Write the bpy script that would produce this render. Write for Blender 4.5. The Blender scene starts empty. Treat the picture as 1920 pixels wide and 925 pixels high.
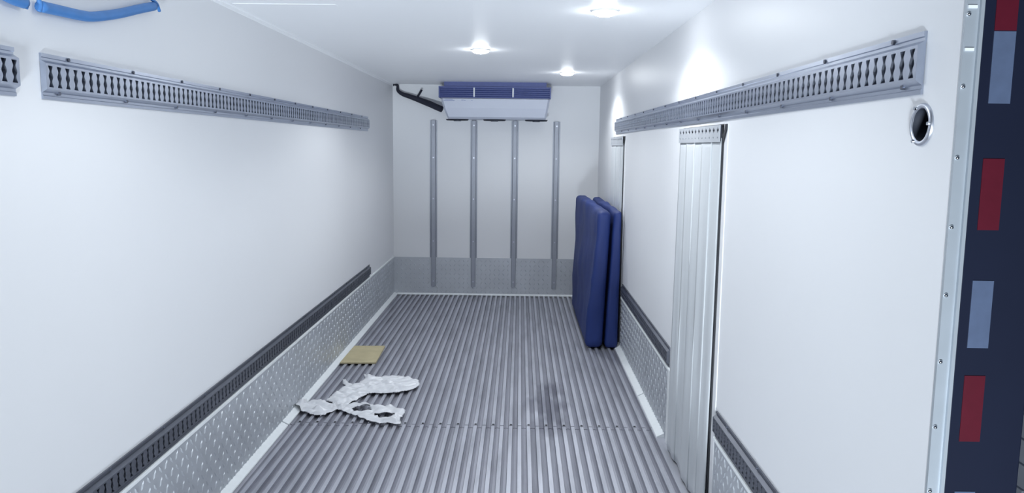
import bpy, bmesh, math, random
from mathutils import Vector, Matrix, noise

random.seed(4)
S = bpy.context.scene
COL = S.collection
PI = math.pi

# ------------------------------------------------------------------ camera
WL, WR = -1.4265, 0.8735          # inner faces of the side walls
Y0, YB = 1.62, 8.922              # rear opening, front bulkhead
ZC = 2.3616                       # ceiling
EYE = 1.6926
cam = bpy.data.cameras.new('camera')
cam.sensor_fit = 'HORIZONTAL'; cam.sensor_width = 36.0
cam.lens = 36.0 * 1485.423 / 1920.0
cam.clip_start = 0.05
co = bpy.data.objects.new('camera', cam); COL.objects.link(co)
r = Vector((0.99986805, 0.01069965, 0.01222273))
u = Vector((-0.01346719, 0.12524138, 0.99203489))
w = Vector((-0.00908364, 0.9920686, -0.12536895))
m = Matrix((r, u, -w)).transposed().to_4x4()
m.translation = Vector((0, 0, EYE))
co.matrix_world = m
S.camera = co

# ------------------------------------------------------------------ world and exposure
wd = bpy.data.worlds.new('world'); S.world = wd; wd.use_nodes = True
bg = wd.node_tree.nodes['Background']
bg.inputs[0].default_value = (0.60, 0.74, 1.0, 1)
bg.inputs[1].default_value = 0.08
S.view_settings.view_transform = 'Standard'
S.view_settings.look = 'None'
S.view_settings.gamma = 1.0
S.view_settings.use_curve_mapping = False
S.view_settings.exposure = 0.08
LAMP_W = 31.0                     # spot power in each ceiling lamp
DOME = 105.0                       # emission of each lamp's diffuser

# added unseen fill light behind the truck, lifting the ceiling through the open rear
yl = bpy.data.lights.new('rear_fill_light', 'AREA'); yl.shape = 'DISK'; yl.size = 0.9; yl.energy = 430; yl.color = (0.82, 0.91, 1.0)
yo = bpy.data.objects.new('rear_fill_light', yl); COL.objects.link(yo)
yo.location = (-0.4, -2.5, -0.85)
yo.rotation_euler = (Vector((-0.4, 6.0, 2.4)) - yo.location).to_track_quat('-Z', 'Y').to_euler()

# ------------------------------------------------------------------ materials
def mat(name, col, rough=0.5, metal=0.0, vary=0.0, scale=8.0, bump=0.0, bscale=60.0, stretch=None, spec=0.5,
        trans=0.0, emit=None):
    M = bpy.data.materials.new(name); M.use_nodes = True
    nt = M.node_tree; b = nt.nodes['Principled BSDF']
    b.inputs['Base Color'].default_value = (*col, 1)
    b.inputs['Roughness'].default_value = rough
    b.inputs['Metallic'].default_value = metal
    b.inputs['Specular IOR Level'].default_value = spec
    if trans: b.inputs['Transmission Weight'].default_value = trans
    if emit:
        b.inputs['Emission Color'].default_value = (*emit[0], 1)
        b.inputs['Emission Strength'].default_value = emit[1]
    if vary or bump:
        tc = nt.nodes.new('ShaderNodeTexCoord'); mp = nt.nodes.new('ShaderNodeMapping')
        nt.links.new(tc.outputs['Object'], mp.inputs[0])
        if stretch: mp.inputs['Scale'].default_value = stretch
    if vary:
        n = nt.nodes.new('ShaderNodeTexNoise'); n.inputs['Scale'].default_value = scale
        n.inputs['Detail'].default_value = 5
        nt.links.new(mp.outputs[0], n.inputs['Vector'])
        mx = nt.nodes.new('ShaderNodeMix'); mx.data_type = 'RGBA'
        mx.inputs[6].default_value = (*[c * (1 - vary) for c in col], 1)
        mx.inputs[7].default_value = (*[min(1, c * (1 + vary)) for c in col], 1)
        nt.links.new(n.outputs[0], mx.inputs[0]); nt.links.new(mx.outputs[2], b.inputs['Base Color'])
    if bump:
        n2 = nt.nodes.new('ShaderNodeTexNoise'); n2.inputs['Scale'].default_value = bscale
        n2.inputs['Detail'].default_value = 4
        nt.links.new(mp.outputs[0], n2.inputs['Vector'])
        bp = nt.nodes.new('ShaderNodeBump'); bp.inputs['Strength'].default_value = bump
        bp.inputs['Distance'].default_value = 0.01
        nt.links.new(n2.outputs[0], bp.inputs['Height']); nt.links.new(bp.outputs[0], b.inputs['Normal'])
    return M

M = {}
M['wall'] = mat('white_panel', (0.775, 0.785, 0.805), 0.42, vary=0.012, scale=1.5)
M['ceil'] = mat('ceiling_panel', (0.93, 0.945, 0.965), 0.46, vary=0.012, scale=1.5)
M['seal'] = mat('white_sealant', (0.82, 0.85, 0.86), 0.45, vary=0.06, scale=30)
M['alu'] = mat('brushed_aluminium', (0.56, 0.585, 0.65), 0.36, 0.9, vary=0.10, scale=6, stretch=(6, 0.6, 6))
M['rail'] = mat('rail_aluminium', (0.45, 0.49, 0.58), 0.28, 0.92, vary=0.10, scale=8, stretch=(5, 0.6, 5))
M['plate'] = mat('checker_plate', (0.57, 0.595, 0.63), 0.43, 0.5, vary=0.16, scale=4)
M['rail_low'] = mat('rail_floor_reflection', (0.125, 0.135, 0.165), 0.40, 0.6, vary=0.2, scale=8, stretch=(5, 0.6, 5))  # rail metal darkened: the dim floor it reflects is put into the colour
M['jamb'] = mat('edge_aluminium', (0.42, 0.46, 0.50), 0.45, 0.35, vary=0.12, scale=10)
M['dark'] = mat('dark_recess', (0.025, 0.03, 0.045), 0.7)
M['bolt'] = mat('dark_bolt', (0.10, 0.11, 0.14), 0.4, 0.6)
M['screw'] = mat('bright_screw', (0.75, 0.78, 0.82), 0.2, 1.0)
M['black'] = mat('black_rubber', (0.008, 0.009, 0.014), 0.55)
M['post'] = mat('navy_paint', (0.006, 0.0095, 0.026), 0.65, spec=0.2, vary=0.25, scale=3)
M['red'] = mat('red_tape', (0.085, 0.004, 0.014), 0.4, vary=0.15, scale=40)
M['white_tape'] = mat('silver_tape', (0.085, 0.115, 0.19), 0.4, vary=0.15, scale=40)
M['strut'] = mat('grey_strut', (0.34, 0.36, 0.41), 0.45, 0.3, vary=0.08, scale=6)
M['evap'] = mat('evaporator_shell', (0.50, 0.53, 0.62), 0.4, vary=0.05, scale=5)
M['grille'] = mat('blue_grille', (0.07, 0.095, 0.27), 0.45, vary=0.15, scale=30)
M['pipe'] = mat('black_foam_pipe', (0.012, 0.014, 0.03), 0.7, bump=0.3, bscale=80)
M['pad'] = mat('blue_quilt', (0.010, 0.029, 0.155), 0.62, vary=0.25, scale=5, bump=0.35, bscale=14, stretch=(1, 1, 0.35))
M['strap'] = mat('blue_hose', (0.055, 0.20, 0.50), 0.5, vary=0.15, scale=20)
M['pvc'] = mat('pvc_strip', (0.74, 0.775, 0.80), 0.3, vary=0.05, scale=6, stretch=(1, 6, 0.5), trans=0.18)
M['card'] = mat('cardboard', (0.50, 0.435, 0.27), 0.85, vary=0.22, scale=9, bump=0.2)
M['film'] = mat('plastic_film', (0.82, 0.83, 0.86), 0.3, vary=0.04, scale=25, bump=0.07, bscale=35, trans=0.15)
M['olive'] = mat('olive_seal', (0.22, 0.22, 0.10), 0.7, vary=0.2, scale=15)
M['ground'] = mat('asphalt', (0.05, 0.05, 0.055), 0.9, vary=0.3, scale=20)
M['block'] = mat('grey_blocks', (0.50, 0.53, 0.60), 0.7, vary=0.12, scale=6)
M['lamp'] = mat('lamp_diffuser', (0.9, 0.9, 0.9), 0.4, emit=((0.93, 0.97, 1.0), DOME))
M['lamp_base'] = mat('lamp_base', (0.8, 0.82, 0.84), 0.4)
M['ink'] = mat('blue_print', (0.15, 0.2, 0.42), 0.5)

# floor: ribbed aluminium with scuffs
def floor_mat(name, lo, hi, metal):
    Mf = mat(name, hi, 0.44, metal)
    nt = Mf.node_tree; b = nt.nodes['Principled BSDF']
    tc = nt.nodes.new('ShaderNodeTexCoord')
    mp = nt.nodes.new('ShaderNodeMapping'); mp.inputs['Scale'].default_value = (9, 1.1, 1)
    n = nt.nodes.new('ShaderNodeTexNoise'); n.inputs['Scale'].default_value = 1.6; n.inputs['Detail'].default_value = 7
    nt.links.new(tc.outputs['Object'], mp.inputs[0]); nt.links.new(mp.outputs[0], n.inputs['Vector'])
    cr = nt.nodes.new('ShaderNodeValToRGB')
    cr.color_ramp.elements[0].position = 0.28; cr.color_ramp.elements[0].color = (*lo, 1)
    cr.color_ramp.elements[1].position = 0.55; cr.color_ramp.elements[1].color = (*hi, 1)
    nt.links.new(n.outputs[0], cr.inputs[0])
    # one long scuff of dirt left of the side door
    mp2 = nt.nodes.new('ShaderNodeMapping')
    mp2.inputs['Location'].default_value = (-0.20, -5.0, 0)
    nt.links.new(tc.outputs['Object'], mp2.inputs[0])
    mp3 = nt.nodes.new('ShaderNodeMapping'); mp3.inputs['Scale'].default_value = (3.6, 0.75, 1)
    nt.links.new(mp2.outputs[0], mp3.inputs[0])
    ln = nt.nodes.new('ShaderNodeVectorMath'); ln.operation = 'LENGTH'
    nt.links.new(mp3.outputs[0], ln.inputs[0])
    n3 = nt.nodes.new('ShaderNodeTexNoise'); n3.inputs['Scale'].default_value = 3.2
    nt.links.new(tc.outputs['Object'], n3.inputs['Vector'])
    ad = nt.nodes.new('ShaderNodeMath'); ad.operation = 'ADD'
    nt.links.new(ln.outputs['Value'], ad.inputs[0]); nt.links.new(n3.outputs[0], ad.inputs[1])
    c2 = nt.nodes.new('ShaderNodeValToRGB')
    c2.color_ramp.elements[0].position = 0.72; c2.color_ramp.elements[0].color = (0.52, 0.52, 0.56, 1)
    c2.color_ramp.elements[1].position = 1.0; c2.color_ramp.elements[1].color = (1, 1, 1, 1)
    # values above 1 clamp to white
    nt.links.new(ad.outputs[0], c2.inputs[0])
    mx = nt.nodes.new('ShaderNodeMix'); mx.data_type = 'RGBA'; mx.blend_type = 'MULTIPLY'; mx.inputs[0].default_value = 1
    nt.links.new(cr.outputs[0], mx.inputs[6]); nt.links.new(c2.outputs[0], mx.inputs[7])
    nt.links.new(mx.outputs[2], b.inputs['Base Color'])
    return Mf
M['floor'] = floor_mat('ribbed_floor', (0.37, 0.38, 0.425), (0.53, 0.54, 0.595), 0.55)
M['valley'] = floor_mat('shaded_floor_channel', (0.25, 0.255, 0.295), (0.335, 0.34, 0.39), 0.4)  # shade between the ribs put into a darker copy of the floor colour

# ------------------------------------------------------------------ helpers
def link(name, me, material, parent=None, smooth=False):
    me.materials.clear(); me.materials.append(material)
    if smooth:
        for p in me.polygons: p.use_smooth = True
    o = bpy.data.objects.new(name, me); COL.objects.link(o)
    if parent: o.parent = parent
    return o
def obj(name, bm, material, parent=None, smooth=False):
    bmesh.ops.recalc_face_normals(bm, faces=bm.faces[:])
    me = bpy.data.meshes.new(name); bm.to_mesh(me); bm.free()
    return link(name, me, material, parent, smooth)
def pyobj(name, vs, fs, material, parent=None, smooth=False, recalc=False):
    me = bpy.data.meshes.new(name); me.from_pydata([tuple(v) for v in vs], [], fs); me.update()
    if recalc:
        bm = bmesh.new(); bm.from_mesh(me); bmesh.ops.recalc_face_normals(bm, faces=bm.faces[:]); bm.to_mesh(me); bm.free()
    return link(name, me, material, parent, smooth)
def tag(o, label, cat, group=None):
    o['label'] = label; o['category'] = cat
    if group: o['group'] = group
    return o
def thing(name, label, cat, loc=(0, 0, 0), group=None):
    o = bpy.data.objects.new(name, None); COL.objects.link(o); o.location = loc
    o.empty_display_size = 0.1
    return tag(o, label, cat, group)
def struct(o, label=None):
    o['kind'] = 'structure'
    if label: o['label'] = label
    return o
def box(bm, a, b, bev=0.0):
    lo = [min(p, q) for p, q in zip(a, b)]; hi = [max(p, q) for p, q in zip(a, b)]
    v = [bm.verts.new((x, y, z)) for z in (lo[2], hi[2]) for y in (lo[1], hi[1]) for x in (lo[0], hi[0])]
    fs = [bm.faces.new([v[i] for i in f]) for f in ((0, 2, 3, 1), (4, 5, 7, 6), (0, 1, 5, 4), (2, 6, 7, 3), (0, 4, 6, 2), (1, 3, 7, 5))]
    if bev:
        es = {e for f in fs for e in f.edges}
        bmesh.ops.bevel(bm, geom=list(es), offset=bev, segments=2, affect='EDGES', profile=0.5)
def boxobj(name, a, b, material, parent=None, bev=0.0):
    bm = bmesh.new(); box(bm, a, b, bev); return obj(name, bm, material, parent)
def cyl(bm, c, axis, rad, depth, seg=12, r2=None):
    q = Vector(axis).to_track_quat('Z', 'Y').to_matrix().to_4x4()
    q.translation = Vector(c)
    bmesh.ops.create_cone(bm, cap_ends=True, segments=seg, radius1=rad, radius2=rad if r2 is None else r2, depth=depth, matrix=q)
def prism(bm, poly, axis, t0, t1):
    """poly: 2-D points; axis 0 -> (t,p,q), 1 -> (p,t,q)"""
    def P(t, p): return (t, p[0], p[1]) if axis == 0 else (p[0], t, p[1]) if axis == 1 else (p[0], p[1], t)
    a = [bm.verts.new(P(t0, p)) for p in poly]; b = [bm.verts.new(P(t1, p)) for p in poly]
    n = len(poly)
    bm.faces.new(a); bm.faces.new(b[::-1])
    for i in range(n): bm.faces.new((a[i], b[i], b[(i + 1) % n], a[(i + 1) % n]))
def spline(pts, n=6):
    P = [Vector(p) for p in pts]; P = [P[0] * 2 - P[1]] + P + [P[-1] * 2 - P[-2]]
    out = []
    for i in range(1, len(P) - 2):
        for k in range(n):
            t = k / n; a, b, c, d = P[i - 1], P[i], P[i + 1], P[i + 2]
            out.append(0.5 * ((2 * b) + (c - a) * t + (2 * a - 5 * b + 4 * c - d) * t * t + (3 * b - a - 3 * c + d) * t ** 3))
    out.append(P[-2]); return out
def tube(bm, pts, rad, seg=12, sq=(1, 1)):
    rings = []; n = len(pts); ref = Vector((1, 0.0, 0.0))
    for i, p in enumerate(pts):
        t = (pts[min(i + 1, n - 1)] - pts[max(i - 1, 0)]).normalized()
        a = (ref - t * ref.dot(t))
        a = a.normalized() if a.length > 0.05 else t.orthogonal().normalized()
        b = t.cross(a)
        rr = rad(i / (n - 1)) if callable(rad) else rad
        rings.append([bm.verts.new(p + a * math.cos(k * 2 * PI / seg) * rr * sq[0] + b * math.sin(k * 2 * PI / seg) * rr * sq[1]) for k in range(seg)])
    for i in range(n - 1):
        for k in range(seg):
            bm.faces.new((rings[i][k], rings[i][(k + 1) % seg], rings[i + 1][(k + 1) % seg], rings[i + 1][k]))
    bm.faces.new(rings[0][::-1]); bm.faces.new(rings[-1])
def plate_with_holes(outline, holes):
    """2-D triangulation of an outline with holes -> verts, tris, loops"""
    bm = bmesh.new(); es = []
    for lp in [outline] + holes:
        vs = [bm.verts.new((p[0], p[1], 0)) for p in lp]
        es += [bm.edges.new((vs[i], vs[(i + 1) % len(vs)])) for i in range(len(vs))]
    bmesh.ops.triangle_fill(bm, use_beauty=True, use_dissolve=False, edges=es)
    bm.verts.index_update()
    V = [(v.co.x, v.co.y) for v in bm.verts]; F = [[v.index for v in f.verts] for f in bm.faces]
    E = [(e.verts[0].index, e.verts[1].index) for e in bm.edges if len(e.link_faces) == 1]
    bm.free(); return V, F, E
def extrude_plate(V, F, E, fn, t0, t1, back=True):
    n = len(V)
    vs = [fn(p, t0) for p in V] + [fn(p, t1) for p in V]
    fs = [list(f) for f in F] + ([[i + n for i in f][::-1] for f in F] if back else []) + [[a, b, b + n, a + n] for a, b in E]
    return vs, fs

# ------------------------------------------------------------------ the box: walls, ceiling, floor
T = 0.10
D1 = (3.37, 4.325, 1.80)          # side door near the rear: y0, y1, top
D2 = (6.64, 7.56, 1.79)           # side door further in
VENT = (1.7514, 1.7504, 0.037)

struct(boxobj('wall_left', (WL - T, Y0, -0.05), (WL, YB, ZC), M['wall']), 'long white smooth panel wall on the left')
struct(boxobj('wall_back', (WL - T, YB, -0.05), (WR + T, YB + T, ZC), M['wall']), 'white end wall behind the cooling unit')
struct(boxobj('ceiling', (WL - T, Y0, ZC), (WR + T, YB + T, ZC + T), M['ceil']), 'smooth white ceiling with round lamps')
circ = [(VENT[0] + VENT[2] * math.cos(k * PI / 16), VENT[1] + VENT[2] * math.sin(k * PI / 16)) for k in range(32)]
outline = [(Y0, -0.05), (D1[0], -0.05), (D1[0], D1[2]), (D1[1], D1[2]), (D1[1], -0.05), (D2[0], -0.05), (D2[0], D2[2]),
           (D2[1], D2[2]), (D2[1], -0.05), (YB, -0.05), (YB, ZC), (Y0, ZC)]
V, F, E = plate_with_holes(outline, [circ])
vs, fs = extrude_plate(V, F, E, lambda p, t: (t, p[0], p[1]), WR, WR + T)
struct(pyobj('wall_right', vs, fs, M['wall'], recalc=True), 'white panel wall on the right with two door openings')

# ribbed floor, in two lengths that meet at a seam
def floor_piece(bm, ya, yb):
    pitch, top, dep = 0.054, 0.022, 0.018
    n = 41; x0 = WL + 0.043
    prof = [(WL, -0.045), (WL, 0.0), (x0 - 0.02, 0.0)]
    for i in range(n):
        xc = x0 + 0.01 + pitch * (i + 0.0)
        prof += [(xc - 0.002, -dep), (xc + 0.012, -dep + 0.003), (xc + 0.026, -dep), (xc + 0.0295, 0.0), (xc + 0.0315 + top - 0.003, 0.0)]
    prof += [(WR - 0.02, 0.0), (WR, 0.0), (WR, -0.045)]
    prism(bm, prof, 1, ya, yb)
bm = bmesh.new()
floor_piece(bm, Y0, 4.658); floor_piece(bm, 4.666, YB)
box(bm, (WL, Y0, -0.10), (WR + T, YB, -0.045))
for yv in (D1, D2): box(bm, (WR, yv[0], -0.045), (WR + T, yv[1], -0.002))
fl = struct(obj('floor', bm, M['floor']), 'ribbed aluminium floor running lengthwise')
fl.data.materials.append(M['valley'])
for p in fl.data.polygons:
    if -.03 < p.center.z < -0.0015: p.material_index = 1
bm = bmesh.new(); cyl(bm, (0, 0, 0), (0, 0, 1), .0075, .003, 12)
me = None
for i in range(20):               # fixing bolts along the seam
    if me is None: o = obj('floor_bolt', bm, M['black'], fl); me = o.data
    else:
        o = bpy.data.objects.new('floor_bolt', me); COL.objects.link(o); o.parent = fl
    o.location = (WL + 0.0945 + 0.108 * i, 4.678, 0.001)

# checker-plate kick boards
KT = 0.43
def lozenges(vs, fs, ua, ub, va, vb, fn, pitch=0.050):
    nu = int((ub - ua) / pitch); nv = int((vb - va) / pitch)
    L, W_, H_ = 0.0205, 0.0072, 0.0036
    for i in range(nu):
        for j in range(nv):
            cu = ua + (i + 0.5) * (ub - ua) / nu; cv = va + (j + 0.5) * (vb - va) / nv
            s = 1 if (i + j) % 2 else -1
            d = (0.55 * s, 0.835); e = (-d[1], d[0])
            k = len(vs)
            for a, b, h in ((-L, 0, 0), (0, -W_, 0), (L, 0, 0), (0, W_, 0), (-L * .55, 0, H_), (L * .55, 0, H_)):
                vs.append(fn(cu + d[0] * a + e[0] * b, cv + d[1] * a + e[1] * b, h))
            fs += [[k, k + 1, k + 5, k + 4], [k + 1, k + 2, k + 5], [k + 2, k + 3, k + 5], [k + 3, k, k + 4, k + 5]]
def plate(vs, fs, ua, ub, va, vb, fn, th=0.006):
    k = len(vs)
    for h in (0, th):
        for (a, b) in ((ua, va), (ub, va), (ub, vb), (ua, vb)): vs.append(fn(a, b, h))
    fs += [[k + 4, k + 5, k + 6, k + 7]] + [[k + i, k + (i + 1) % 4, k + 4 + (i + 1) % 4, k + 4 + i] for i in range(4)]
    lozenges(vs, fs, ua + .01, ub - .01, va + .01, vb - .01, lambda a, b, h: fn(a, b, h + th))
vs, fs = [], []
plate(vs, fs, Y0, YB, 0.0, KT, lambda a, b, h: (WL + h, a, b))
struct(pyobj('baseboard_left', vs, fs, M['plate'], recalc=True), 'checker plate kick board along the left wall')
vs, fs = [], []
for a_, b_ in ((Y0, D1[0] - 0.02), (D1[1] + 0.12, D2[0] - 0.02), (D2[1] + 0.02, YB)):
    plate(vs, fs, a_, b_, 0.0, KT, lambda a, b, h: (WR - h, a, b))
struct(pyobj('baseboard_right', vs, fs, M['plate'], recalc=True), 'checker plate kick board along the right wall')
vs, fs = [], []
plate(vs, fs, WL + 0.006, WR - 0.006, 0.0, KT, lambda a, b, h: (a, YB - h, b))
struct(pyobj('baseboard_back', vs, fs, M['plate'], recalc=True), 'checker plate kick board across the end wall')

# pale trims: on top of the kick boards, along the floor edges, in the ceiling corner
tn = [0]
def trim(bm, material, label):
    tn[0] += 1
    return struct(obj('trim_%d' % tn[0], bm, material), label)
bm = bmesh.new(); box(bm, (WL, Y0, KT - 0.004), (WL + 0.013, YB - 0.01, KT + 0.013), 0.003)
trim(bm, M['seal'], 'pale bead on top of the left kick board')
bm = bmesh.new()
for a_, b_ in ((Y0, D1[0] - 0.02), (D1[1] + 0.02, D2[0] - 0.02)): box(bm, (WR - 0.013, a_, KT - 0.004), (WR, b_, KT + 0.013), 0.003)
trim(bm, M['seal'], 'pale bead on top of the right kick board')
bm = bmesh.new(); prism(bm, [(WL, 0.0), (WL + 0.045, 0.0), (WL + 0.043, 0.006), (WL + 0.010, 0.022), (WL, 0.030)], 1, Y0, 4.60)
prism(bm, [(WL, 0.0), (WL + 0.045, 0.0), (WL + 0.043, 0.006), (WL + 0.010, 0.022), (WL, 0.030)], 1, 4.615, YB)
trim(bm, M['seal'], 'white strip along the left floor edge')
bm = bmesh.new()
pr = [(WR, 0.0), (WR - 0.05, 0.0), (WR - 0.048, 0.006), (WR - 0.010, 0.024), (WR, 0.032)]
for a_, b_ in ((Y0, D1[0] + 0.05), (4.50, 5.26), (5.275, YB)): prism(bm, pr, 1, a_, b_)
trim(bm, M['seal'], 'white strip along the right floor edge')
bm = bmesh.new(); prism(bm, [(YB, 0.0), (YB - 0.022, 0.0), (YB - 0.02, 0.008), (YB, 0.022)], 0, WL + 0.04, WR - 0.04)
trim(bm, M['seal'], 'white strip along the end wall floor edge')
bm = bmesh.new(); prism(bm, [(WL, ZC), (WL + 0.022, ZC), (WL + 0.021, ZC - 0.0025), (WL + 0.003, ZC - 0.0045), (WL + 0.003, ZC - 0.021), (WL, ZC - 0.022)], 1, Y0, YB)
trim(bm, M['ceil'], 'white cove strip in the left ceiling corner')
bm = bmesh.new(); box(bm, (WL + .03, 3.92, ZC - 0.002), (-0.90, 3.97, ZC), 0.0008)
trim(bm, M['ceil'], 'thin joint strip across the ceiling')

# ------------------------------------------------------------------ side doors with strip curtains
def side_door(n, D, label):
    y0, y1, zt = D
    root = struct(boxobj('door_%d' % n, (WR + 0.075, y0, -0.002), (WR + T, y1, zt), M['wall']), label)
    # far jamb trim and its dark gap, near jamb and the black rubber edge
    boxobj('jamb', (WR - 0.012, y1 + 0.002, 0.0), (WR + 0.02, y1 + 0.11, KT + 0.005), M['seal'], root, 0.004)
    boxobj('door_seal', (WR + 0.005, y1 - 0.03, 0.0), (WR + 0.070, y1, zt), M['black'], root)
    boxobj('lower_seal', (WR - 0.006, y1 - 0.125, 0.05), (WR + 0.004, y1 - 0.055, 0.50), M['olive'], root)['label'] = 'olive green weather seal'
    boxobj('jamb', (WR - 0.004, y0, 0.0), (WR + 0.03, y0 + 0.062, zt), M['wall'], root, 0.002)
    bm = bmesh.new()
    pts = [(y0 + 0.020, zt - 0.002), (y0 + 0.022, zt - 0.025), (y0 + 0.070, zt - 0.085), (y0 + 0.066, 1.1), (y0 + 0.070, 0.45), (y0 + 0.066, 0.0)]
    hw = 0.0145
    for i in range(len(pts) - 1):
        (a, za), (b, zb) = pts[i], pts[i + 1]
        q = [(a - hw, za), (a + hw, za), (b + hw, zb), (b - hw, zb)]
        prism(bm, q, 0, WR - 0.009, WR - 0.003)
    obj('edge_seal', bm, M['black'], root)['label'] = 'black rubber edge'
    return root
side_door(1, D1, 'side door opening nearest the rear of the box')
side_door(2, D2, 'side door opening behind the blue quilted pads')

def curtain(D, label, seed):
    y0, y1, zt = D
    root = thing('strip_curtain', label, 'curtain', (WR, (y0 + y1) / 2, 0), 'strip curtains in the side doors')
    oy = (y0 + y1) / 2; rnd = random.Random(seed)
    ya, yb = y0 + 0.076, y1 - 0.002
    # header plate with two rows of punched holes and a dark backing
    holes = []
    n = 12
    for i in range(n):
        c = ya + (i + 0.5) * (yb - ya) / n; h = zt - 0.026
        holes.append([(c, h - .014), (c + .022, h), (c, h + .014), (c - .022, h)])
        h = zt - 0.058
        holes.append([(c, h - .006), (c + .009, h), (c, h + .006), (c - .009, h)])
    V, F, E = plate_with_holes([(ya, zt - 0.078), (yb, zt - 0.078), (yb, zt - 0.004), (ya, zt - 0.004)], holes)
    vs, fs = extrude_plate(V, F, E, lambda p, t: (t, p[0] - oy, p[1]), -0.020, -0.016)
    pyobj('header', vs, fs, M['plate'], root, recalc=True)
    boxobj('header_backing', (-0.013, ya + .002 - oy, zt - 0.075), (-0.010, yb - .002 - oy, zt - 0.006), M['dark'], root)
    ns = 5; step = (yb - ya) / ns
    for k in range(ns):
        a = ya + k * step - (0.0 if k == 0 else 0.022); b = ya + (k + 1) * step
        nu, nv = 9, 40; vs, fs = [], []
        ph = rnd.uniform(0, 6); lean = rnd.uniform(-0.004, 0.004)
        for j in range(nv + 1):
            z = zt - 0.060 - (zt - 0.060 - 0.012) * j / nv
            f = j / nv
            for i in range(nu + 1):
                t = i / nu; y = a + (b - a) * t
                x = -0.010 - 0.0035 * (k % 2) - 0.006 * f + math.sin(t * PI) * 0.008 * (0.3 + f) * (0.6 if k % 2 else -0.25)
                x += 0.0025 * math.sin(t * 9 + ph + 1.5 * f) * f + lean * f
                if k == 4: y += 0.012 * f * t
                vs.append((x, y - oy, z))
        for j in range(nv):
            for i in range(nu):
                q = j * (nu + 1) + i; fs.append([q, q + 1, q + nu + 2, q + nu + 1])
        o = pyobj('curtain_strip', vs, fs, M['pvc'], root, smooth=True)
        md = o.modifiers.new('thickness', 'SOLIDIFY'); md.thickness = 0.003; md.offset = 0
    return root
curtain(D1, 'tall pale plastic strip curtain in the near side door, full height visible', 3)
curtain(D2, 'pale plastic strip curtain half hidden behind the blue pads', 5)

# ------------------------------------------------------------------ slotted cargo rails
PITCH = 0.0445
def slot_outline(n=22):
    """half width along the slot: three lobes joined by two narrow necks"""
    h0, h1 = 0.036, 0.099
    def hw(t): return 0.0086 + 0.0030 * math.cos(4 * PI * t)
    L = []; 
    for i in range(n + 1):
        t = i / n; L.append((hw(t), h0 + (h1 - h0) * t))
    return [(x, y) for x, y in L] + [(-x, y) for x, y in L[::-1]]
def rail(side, ya, yb, z0, hgt, label, group, bolts=0.42, first=0.14, mt='rail'):
    X = WL if side < 0 else WR
    nrm = 1 if side < 0 else -1
    k = hgt / 0.135
    root = thing('cargo_rail', label, 'rail', (X, ya, z0), group)
    L = yb - ya
    P = lambda d, y, h: (nrm * d, y, h * k)
    # flanges
    for nm, prof in (('flange', [(0, 0), (.006, 0), (.006, .010), (.004, .012), (.004, .020), (.019, .030), (.019, .0305), (.002, .0305), (0, .020)]),
                     ('flange', [(0, .135), (.007, .135), (.007, .124), (.004, .122), (.004, .115), (.019, .1055), (.019, .105), (.002, .105), (0, .115)])):
        bm = bmesh.new()
        a = [bm.verts.new(P(d, 0, h)) for d, h in prof]; b = [bm.verts.new(P(d, L, h)) for d, h in prof]
        n = len(prof); bm.faces.new(a); bm.faces.new(b[::-1])
        for i in range(n): bm.faces.new((a[i], b[i], b[(i + 1) % n], a[(i + 1) % n]))
        obj(nm, bm, M[mt], root)
    # web with slots
    nc = max(1, int(L / PITCH)); pw = L / nc
    V, F, E = plate_with_holes([(-pw / 2, .0305), (pw / 2, .0305), (pw / 2, .105), (-pw / 2, .105)], [slot_outline()])
    E = [e for e in E if not (abs(abs(V[e[0]][0]) - pw / 2) < 1e-5 and abs(abs(V[e[1]][0]) - pw / 2) < 1e-5)]
    vs, fs = [], []
    for c in range(nc):
        oy = (c + .5) * pw; q = len(vs); n = len(V)
        vs += [P(.019, oy + p[0], p[1]) for p in V] + [P(.005, oy + p[0], p[1]) for p in V]
        fs += [[i + q for i in f] for f in F] + [[a + q, b + q, b + n + q, a + n + q] for a, b in E]
    pyobj('slotted_web', vs, fs, M[mt], root, recalc=True)
    bm = bmesh.new(); box(bm, P(.001, 0.004, .031), P(.004, L - 0.004, .104))
    obj('backing', bm, M['dark'], root)
    # end caps close the open profile
    for e in (0.0, L - .003): boxobj('end_cap', P(.001, e, .0305), P(.0188, e + .003, .105), M[mt], root)
    y = first
    i = 0
    me = None
    while y < L - .05:
        for h, dy in ((.128, 0.0), (.0205, -.06)):
            if me is None:
                bm = bmesh.new(); cyl(bm, (0, 0, 0), (nrm, 0, 0), .0058, .008, 10)
                o = obj('bolt', bm, M['bolt'], root); me = o.data
            else:
                o = bpy.data.objects.new('bolt', me); COL.objects.link(o); o.parent = root
            o.location = P(.007, y + dy, h)
        y += bolts
    return root
RT, RB, LT, LB = 1.9507, 1.8159, 0.5603, 0.4445
G = 'slotted cargo rails on the walls'
rail(-1, 2.378, 7.44, RB, RT - RB, 'long upper slotted metal rail on the left wall', G)
rail(-1, Y0 + .04, 2.252, RB, RT - RB, 'short end of slotted rail at the left edge under the blue hose', G, first=.1)
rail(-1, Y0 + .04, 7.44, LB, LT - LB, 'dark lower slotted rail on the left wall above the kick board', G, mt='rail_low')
rail(1, 1.76, 7.317, RB, RT - RB, 'long upper slotted metal rail on the right wall above the doors', G)
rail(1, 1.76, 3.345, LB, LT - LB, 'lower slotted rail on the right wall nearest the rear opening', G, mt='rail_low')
rail(1, 4.44, 6.55, LB, LT - LB, 'dark lower slotted rail between near strip curtain and blue pads', G, mt='rail_low')

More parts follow.
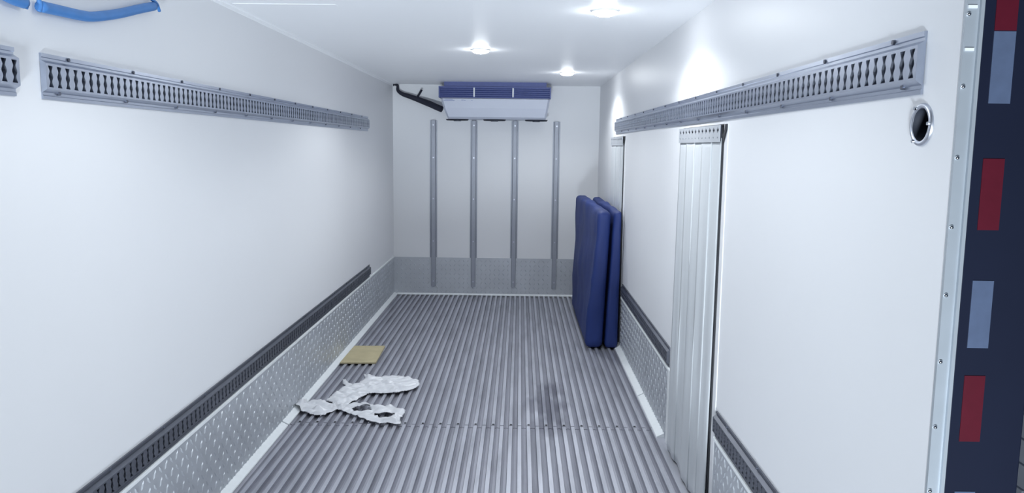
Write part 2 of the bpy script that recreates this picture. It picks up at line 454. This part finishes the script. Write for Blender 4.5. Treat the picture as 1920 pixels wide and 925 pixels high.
# ------------------------------------------------------------------ ceiling lamps
def lamp(x, y, label):
    root = thing('ceiling_lamp', label, 'lamp', (x, y, ZC), 'round ceiling lamps')
    bm = bmesh.new(); cyl(bm, (0, 0, -.004), (0, 0, 1), .064, .008, 40)
    obj('base_ring', bm, M['lamp_base'], root)
    bm = bmesh.new()
    bmesh.ops.create_uvsphere(bm, u_segments=40, v_segments=16, radius=.059)
    bmesh.ops.delete(bm, geom=[v for v in bm.verts if v.co.z > 1e-4], context='VERTS')
    for v in bm.verts: v.co.z = v.co.z * .36 - .008
    obj('diffuser', bm, M['lamp'], root, True)['label'] = 'glowing white diffuser'
    li = bpy.data.lights.new('lamp_light', 'SPOT'); li.energy = LAMP_W; li.color = (0.93, 0.97, 1.0)
    li.spot_size = math.radians(152); li.spot_blend = 0.35; li.shadow_soft_size = .05
    lo = bpy.data.objects.new('lamp_light', li); COL.objects.link(lo); lo.parent = root; lo.location = (0, 0, -.045)
    return root
lamp(.4056, 4.018, 'largest round ceiling lamp, near the top of the photo above the right side')
lamp(-.2885, 5.659, 'middle round ceiling lamp, left of the other two')
lamp(.4098, 7.298, 'farthest small round ceiling lamp, just before the cooling unit on the right')
lamp(-.2885, 2.38, 'round ceiling lamp nearest the rear opening, above the top of the photo')

# ------------------------------------------------------------------ cooling unit on the end wall
def evaporator():
    root = thing('evaporator_unit', 'pale blue-grey cooling unit with dark louvred outlet high on the end wall', 'cooling unit', (-.28, YB, 0))
    def w2(x, y, z): return (x + .28, y - YB, z)
    yf = 8.45
    # body shell: tapers towards its lower edge
    sec = [(yf + .02, 2.196, -.846, .302), (yf + .004, 2.185, -.846, .302), (yf + .012, 2.09, -.820, .286), (yf + .035, 1.998, -.785, .268), (yf + .06, 1.978, -.775, .262)]
    bm = bmesh.new(); rows = []
    for (y, z, xa, xb) in sec:
        rows.append([bm.verts.new(w2(xa, YB - .002, z)), bm.verts.new(w2(xa, y + .02, z)), bm.verts.new(w2(xa + .02, y, z)),
                     bm.verts.new(w2(xb - .02, y, z)), bm.verts.new(w2(xb, y + .02, z)), bm.verts.new(w2(xb, YB - .002, z))])
    for a, b in zip(rows, rows[1:]):
        for i in range(6): bm.faces.new((a[i], a[(i + 1) % 6], b[(i + 1) % 6], b[i]))
    bm.faces.new(rows[0]); bm.faces.new(rows[-1][::-1])
    obj('shell', bm, M['evap'], root)
    # outlet: dark box with three louvred bays
    boxobj('outlet_box', w2(-.868, yf + .012, 2.196), w2(.312, YB - .002, 2.312), M['grille'], root)
    for x in (-.868, .300): boxobj('end_bracket', w2(x, yf - .006, 2.197), w2(x + .012, yf + .012, 2.312), M['grille'], root)
    for x in (-.495, -.086): boxobj('divider', w2(x - .007, yf - .004, 2.206), w2(x + .007, yf + .012, 2.300), M['lamp_base'], root)['label'] = 'white upright divider'
    for (xa, xb) in ((-.855, -.504), (-.486, -.095), (-.077, .298)):
        bm = bmesh.new()
        for i in range(5):
            z = 2.205 + i * .0205
            prism(bm, [(yf - .001 - YB, z), (yf + .001 - YB, z - .0015), (yf + .012 - YB, z + .009), (yf + .010 - YB, z + .0105)], 0, xa + .28, xb + .28)
        obj('louvre', bm, M['grille'], root)
    boxobj('top_flange', w2(-.814, yf + .03, 2.312), w2(.265, YB - .002, ZC), M['grille'], root)
    # three fan guards in the underside
    for x in (-.685, -.285, .165):
        bm = bmesh.new(); cyl(bm, w2(x, yf + .19, 1.971), (0, 0, 1), .115, .014, 32, .125)
        g = obj('fan_guard', bm, M['dark'], root)
        bm = bmesh.new(); cyl(bm, w2(x, yf + .19, 1.960), (0, 0, 1), .04, .008, 20); obj('fan_hub', bm, M['bolt'], g)
    # small unreadable print at the shell's upper left
    for xa, xb, z in ((-.80, -.72, 2.176), (-.815, -.70, 2.163), (-.63, -.605, 2.168), (-.60, -.585, 2.165), (-.525, -.512, 2.166)):
        boxobj('print', w2(xa, yf + .0015, z), w2(xb, yf + .0055, z + .004), M['ink'], root)
evaporator()

# insulated pipe to the unit
root = thing('insulated_pipe', 'black insulated pipe running from left ceiling corner to the cooling unit', 'pipe', (-1.2, 8.85, 2.2))
off = Vector((1.2, -8.85, -2.2))
bm = bmesh.new()
tube(bm, [p + off for p in spline([(-1.41, 8.86, 2.350), (-1.365, 8.86, 2.345), (-1.358, 8.855, 2.290), (-1.305, 8.85, 2.250), (-1.217, 8.85, 2.222), (-1.1, 8.84, 2.180), (-1.0, 8.80, 2.143), (-.92, 8.76, 2.108), (-.862, 8.74, 2.085)])],
     lambda t: .014 + .020 * min(1, max(0, (t - .15) / .55)), 14)
obj('main_run', bm, M['pipe'], root, True)
bm = bmesh.new(); tube(bm, [Vector(p) + off for p in ((-1.145, 8.84, 2.215), (-1.115, 8.83, 2.258), (-1.092, 8.83, 2.298))], .012, 10)
obj('branch', bm, M['pipe'], root, True)

# upright air channels on the end wall
for x, lab in ((-.9725, 'leftmost grey upright channel on the end wall'), (-.5205, 'second grey upright channel from the left on the end wall'),
               (-.0632, 'third grey upright channel from the left on the end wall'), (.3995, 'rightmost grey upright channel on the end wall, nearest the blue pads')):
    root = thing('wall_channel', lab, 'channel', (x, YB, 0), 'upright channels on the end wall')
    bm = bmesh.new()
    prism(bm, [(-.040, 0), (-.040, -.004), (-.026, -.004), (-.020, -.030), (.020, -.030), (.026, -.004), (.040, -.004), (.040, 0)], 2, .10, 1.972)
    obj('hat_profile', bm, M['strut'], root)
    for z in (.16, .62, 1.10, 1.56, 1.92):
        bm = bmesh.new(); cyl(bm, (0, -.031, z), (0, 1, 0), .008, .004, 12); obj('rivet', bm, M['alu'], root)

# ------------------------------------------------------------------ blue quilted pads against the right wall
def pad(label, xn0, xn1, xf0, xf1, tn0, tn1, tf0, tf1, ya, yb, hn, hf, seed, rd=.035, outer=1.0):
    """corner x positions: near/far bottom and near/far top"""
    bm = bmesh.new()
    nx, ny, nz = 8, 34, 26
    th = ((xn1 - xn0) + (tn1 - tn0)) / 2; L = yb - ya
    dims = Vector((th / 2, L / 2, hn / 2)); grid = {}
    def vert(i, j, k):
        key = (i, j, k)
        if key in grid: return grid[key]
        # denser towards the edges so that the corners round
        def e(i, n): t = i / n * 2 - 1; return math.copysign(1 - (1 - abs(t)) ** 1.5, t)
        p = Vector((e(i, nx) * dims.x, e(j, ny) * dims.y, e(k, nz) * dims.z))
        c = Vector([max(-d + rd, min(d - rd, q)) for q, d in zip(p, dims)])
        dlt = p - c
        if dlt.length > 1e-6 and sum(abs(q) > 1e-6 for q in dlt) > 1: p = c + dlt.normalized() * max(abs(q) for q in dlt)
        a, b, g = (p.x / dims.x + 1) / 2, (p.y / dims.y + 1) / 2, (p.z / dims.z + 1) / 2
        lx = lambda n0, n1, f0, f1: (n0 * (1 - a) + n1 * a) * (1 - b) + (f0 * (1 - a) + f1 * a) * b
        x = lx(xn0, xn1, xf0, xf1) * (1 - g) + lx(tn0, tn1, tf0, tf1) * g
        h = hn * (1 - b) + hf * b
        q = Vector((x, ya + L * b, .003 + h * g))
        s = Vector((q.x * 3, q.y * 1.3, q.z * 1.1)) + Vector((seed, 0, 0))
        wv = noise.noise(s * 1.6) * .026 + noise.noise(s * 4.2) * .012 + noise.noise(s * 9.0) * .004
        f = min(1, g * 5)
        q.x += wv * f * (outer if a < .5 else .2); q.z += noise.noise(s * 2.3) * .022 * max(0, g - .5) * 2
        q.y += wv * .8 * f
        grid[key] = bm.verts.new(q); return grid[key]
    def face(*c): bm.faces.new([vert(*q) for q in c])
    for i in range(nx):
        for j in range(ny):
            for k in (0, nz): face((i, j, k), (i + 1, j, k), (i + 1, j + 1, k), (i, j + 1, k))
    for i in range(nx):
        for k in range(nz):
            for j in (0, ny): face((i, j, k), (i + 1, j, k), (i + 1, j, k + 1), (i, j, k + 1))
    for j in range(ny):
        for k in range(nz):
            for i in (0, nx): face((i, j, k), (i, j + 1, k), (i, j + 1, k + 1), (i, j, k + 1))
    o = obj('quilted_pad', bm, M['pad'], None, True)
    return tag(o, label, 'pad', 'blue quilted pads leaning by the right wall')
pad('thick blue quilted pad on the room side, leaning on another pad', .570, .716, .568, .700, .660, .764, .600, .708, 6.555, 8.33, 1.165, 1.195, 1.0, .045)
pad('blue quilted pad squeezed between the outer pad and the right wall', .736, .846, .736, .846, .786, .850, .758, .848, 6.56, 8.28, 1.170, 1.175, 7.0, .03, .2)

# ------------------------------------------------------------------ things on the floor
c = [(-1.378, 5.970), (-1.101, 5.986), (-1.117, 6.496), (-1.374, 6.481)]
bm = bmesh.new(); prism(bm, c, 2, .002, .016)
bmesh.ops.bevel(bm, geom=bm.edges[:], offset=.002, segments=1, affect='EDGES')
tag(obj('cardboard_sheet', bm, M['card']), 'tan piece of cardboard lying flat on the ribbed floor by the left edge', 'cardboard')

def inside(p, poly):
    x, y = p; r_ = False; n = len(poly)
    for i in range(n):
        (xa, ya), (xb, yb) = poly[i], poly[(i + 1) % n]
        if (ya > y) != (yb > y) and x < (xb - xa) * (y - ya) / (yb - ya) + xa: r_ = not r_
    return r_
def edge_dist(p, poly):
    q = Vector(p); best = 9
    n = len(poly)
    for i in range(n):
        a, b = Vector(poly[i]), Vector(poly[(i + 1) % n]); d = b - a
        t = max(0, min(1, (q - a).dot(d) / max(d.length_squared, 1e-12)))
        best = min(best, (a + d * t - q).length)
    return best
FA = [(-1.42, 4.931), (-1.393, 4.989), (-1.318, 5.06), (-1.301, 5.077), (-1.231, 4.997), (-1.176, 4.977), (-1.15, 4.88), (-1.219, 4.748), (-1.275, 4.78), (-1.349, 4.824), (-1.413, 4.879)]
FB = [(-1.186, 4.9), (-1.212, 5.009), (-1.265, 5.051), (-1.241, 5.193), (-1.228, 5.267), (-1.181, 5.332), (-1.234, 5.433), (-1.262, 5.538), (-1.238, 5.539), (-1.196, 5.435), (-1.124, 5.425), (-1.126, 5.491), (-1.101, 5.546), (-1.133, 5.67), (-1.101, 5.629), (-1.048, 5.604), (-0.956, 5.623), (-0.836, 5.629), (-0.747, 5.565), (-0.711, 5.526), (-0.688, 5.408), (-0.749, 5.291), (-0.824, 5.238), (-0.964, 5.226), (-1.02, 5.204), (-1.096, 5.003), (-1.107, 4.861)]
FC = [(-1.17, 4.922), (-1.07, 5.015), (-0.978, 4.986), (-0.876, 4.936), (-0.82, 4.983), (-0.765, 4.909), (-0.707, 4.869), (-0.723, 4.724), (-0.701, 4.618), (-0.765, 4.644), (-0.829, 4.631), (-0.898, 4.677), (-1.021, 4.782), (-1.114, 4.861)]
FH = [[(-1.060, 4.885), (-0.950, 4.925), (-0.925, 4.850), (-1.006, 4.835)], [(-0.895, 4.790), (-0.765, 4.795), (-0.785, 4.705), (-0.848, 4.725)]]
def film():
    st = .0065; vs, fs, idx = [], [], {}
    def ok(p): return any(inside(p, q) for q in (FA, FB, FC)) and not any(inside(p, h) for h in FH)
    def V_(i, j):
        if (i, j) in idx: return idx[(i, j)]
        x, y = -1.45 + i * st, 4.55 + j * st
        p = (x + noise.noise(Vector((x * 40, y * 40, 2))) * .004, y + noise.noise(Vector((x * 40, y * 40, 9))) * .004)
        d = min(edge_dist(p, q) for q in (FA, FB, FC) if inside(p, q)) if any(inside(p, q) for q in (FA, FB, FC)) else 0
        s = Vector((x * 5 + y * 1.5, y * 11 - x * 3, .7))
        h = abs(noise.noise(s * 1.5)) * .040 + abs(noise.noise(s * 2.6)) * .024 + abs(noise.noise(s * 5)) * .004
        z = .008 + h * min(1, .35 + d / .035)
        if x < WL + .05: z += .028
        idx[(i, j)] = len(vs); vs.append((p[0], p[1], z)); return idx[(i, j)]
    for i in range(122):
        for j in range(180):
            x, y = -1.45 + (i + .5) * st, 4.55 + (j + .5) * st
            if x > WL + .012 and ok((x, y)): fs.append([V_(i, j), V_(i + 1, j), V_(i + 1, j + 1), V_(i, j + 1)])
    o = pyobj('plastic_film', vs, fs, M['film'], None, True)
    md = o.modifiers.new('thickness', 'SOLIDIFY'); md.thickness = .0015
    return tag(o, 'crumpled white plastic film spread on the ribbed floor by the left edge', 'plastic film')
film()

# ------------------------------------------------------------------ blue hoses on the left wall, under the ceiling
def hose(pts, ends, label):
    y = sum(p[1] for p in pts) / len(pts)
    root = thing('blue_hose', label, 'hose', (WL, y, 2.1), 'blue hoses on the left wall')
    off = Vector((-WL, -y, -2.1))
    bm = bmesh.new(); tube(bm, [Vector(p) + off for p in spline(pts)], .0165, 14, (1, 1))
    obj('hose_body', bm, M['strap'], root, True)
    for (a, b) in ends:
        bm = bmesh.new(); tube(bm, [Vector(p) + off for p in spline([a, ((a[0] + b[0]) / 2 + .004, (a[1] + b[1]) / 2 + .004, (a[2] + b[2]) / 2 + .004), b])], .0065, 8)
        obj('hose_clip', bm, M['strap'], root, True)
X = WL + .018
hose([(X, 2.368, 2.082), (X, 2.468, 2.086), (X, 2.586, 2.091), (X, 2.667, 2.100), (X, 2.826, 2.135), (X, 2.986, 2.178), (X, 3.100, 2.207)],
     [((X, 3.085, 2.232), (X, 3.150, 2.198)), ((X, 2.362, 2.100), (X, 2.362, 2.066))],
     'whole blue hose sagging along the left wall above the long rail')
hose([(X, 1.90, 2.150), (X, 2.05, 2.112), (X, 2.194, 2.088), (X, 2.243, 2.081), (X, 2.295, 2.079)], [((X, 2.298, 2.094), (X, 2.298, 2.064))],
     'blue hose end at the top left corner above the short rail')

# ------------------------------------------------------------------ round vent in the right wall
root = thing('wall_vent', 'round dark vent with a metal ring in the right wall near the rear post', 'vent', (WR, VENT[0], VENT[1]))
bm = bmesh.new()
ri, ro, n = .0355, .0465, 48
rings = []
for rad, d in ((ro, 0), (ro, -.004), (ro - .003, -.007), (ri + .002, -.007), (ri, -.004)):
    rings.append([bm.verts.new((d, rad * math.cos(2 * PI * k / n), rad * math.sin(2 * PI * k / n))) for k in range(n)])
for a, b in zip(rings[:4], rings[1:]):
    for k in range(n): bm.faces.new((a[k], a[(k + 1) % n], b[(k + 1) % n], b[k]))
obj('ring', bm, M['alu'], root, True)
bm = bmesh.new()
a = [bm.verts.new((-.004, ri * math.cos(2 * PI * k / n), ri * math.sin(2 * PI * k / n))) for k in range(n)]
b = [bm.verts.new((.08, ri * math.cos(2 * PI * k / n), ri * math.sin(2 * PI * k / n))) for k in range(n)]
for k in range(n): bm.faces.new((a[k], a[(k + 1) % n], b[(k + 1) % n], b[k]))
bm.faces.new(b)
obj('duct', bm, M['dark'], root, True)
for ang in (60, 178, 300):
    bm = bmesh.new(); cyl(bm, (-.009, .041 * math.cos(math.radians(ang)), .041 * math.sin(math.radians(ang))), (1, 0, 0), .004, .005, 12)
    obj('screw', bm, M['screw'], root)

# ------------------------------------------------------------------ rear corner post
PX0, PX1 = .9045, 1.059
root = thing('rear_post', 'dark navy rear corner post with red and silver reflective tape', 'post', (WR, Y0, 0))
def pw(x, y, z): return (x - WR, y - Y0, z)
boxobj('post_body', pw(PX0, Y0 - .012, -.1), pw(PX1, Y0 + .16, ZC + .1), M['post'], root, .003)
boxobj('edge_strip', pw(WR - .0015, Y0 - .008, -.05), pw(PX0, Y0, ZC), M['jamb'], root)['label'] = 'metal edge strip'
boxobj('strip_lip', pw(PX0 - .007, Y0 - .015, -.05), pw(PX0, Y0 - .008, ZC), M['jamb'], root)
me = None
for z in [1.962 - i * .1405 for i in range(-2, 12)]:
    if me is None:
        bm = bmesh.new(); bmesh.ops.create_uvsphere(bm, u_segments=12, v_segments=8, radius=.0045)
        o = obj('screw', bm, M['screw'], root, True); me = o.data
    else:
        o = bpy.data.objects.new('screw', me); COL.objects.link(o); o.parent = root
    o.location = pw(WR + .004, Y0 - .009, z)
for z in (1.976, 1.894):
    boxobj('edge_highlight', pw(WR + .001, Y0 - .011, z - .003), pw(PX0 - .012, Y0 - .008, z + .003), M['seal'], root)  # white bars stand in for highlights on the edge strip
for mt, za, zb, lab in (('red', 1.9305, 2.075, 'red'), ('white_tape', 1.789, 1.929, 'silver'), ('red', 1.536, 1.680, 'red'), ('white_tape', 1.291, 1.432, 'silver'), ('red', 1.09, 1.232, 'red'),
                        ('white_tape', .84, .98, 'silver')):
    boxobj('reflective_tape', pw(.9275, Y0 - .0135, za), pw(.9705, Y0 - .012, zb), M[mt], root)['label'] = lab + ' reflective tape'

# ------------------------------------------------------------------ outside, beyond the post
GZ = -1.15
struct(boxobj('ground', (-6, -3, GZ - .1), (9, 14, GZ), M['ground']), 'dark ground outside')
bm = bmesh.new()
box(bm, (4.03, 2.0, GZ), (4.25, 9.0, 2.2))
zz = GZ; row = 0
while zz < 1.6:
    y = 2.0 - (row % 2) * .2
    while y < 8.8:
        box(bm, (4.0, max(2.0, y) + .012, zz + .012), (4.05, min(9.0, y + .4) - .012, zz + .188), .006)
        y += .4
    zz += .2; row += 1
struct(obj('wall_outside', bm, M['block']), 'grey block wall outside, seen past the post')
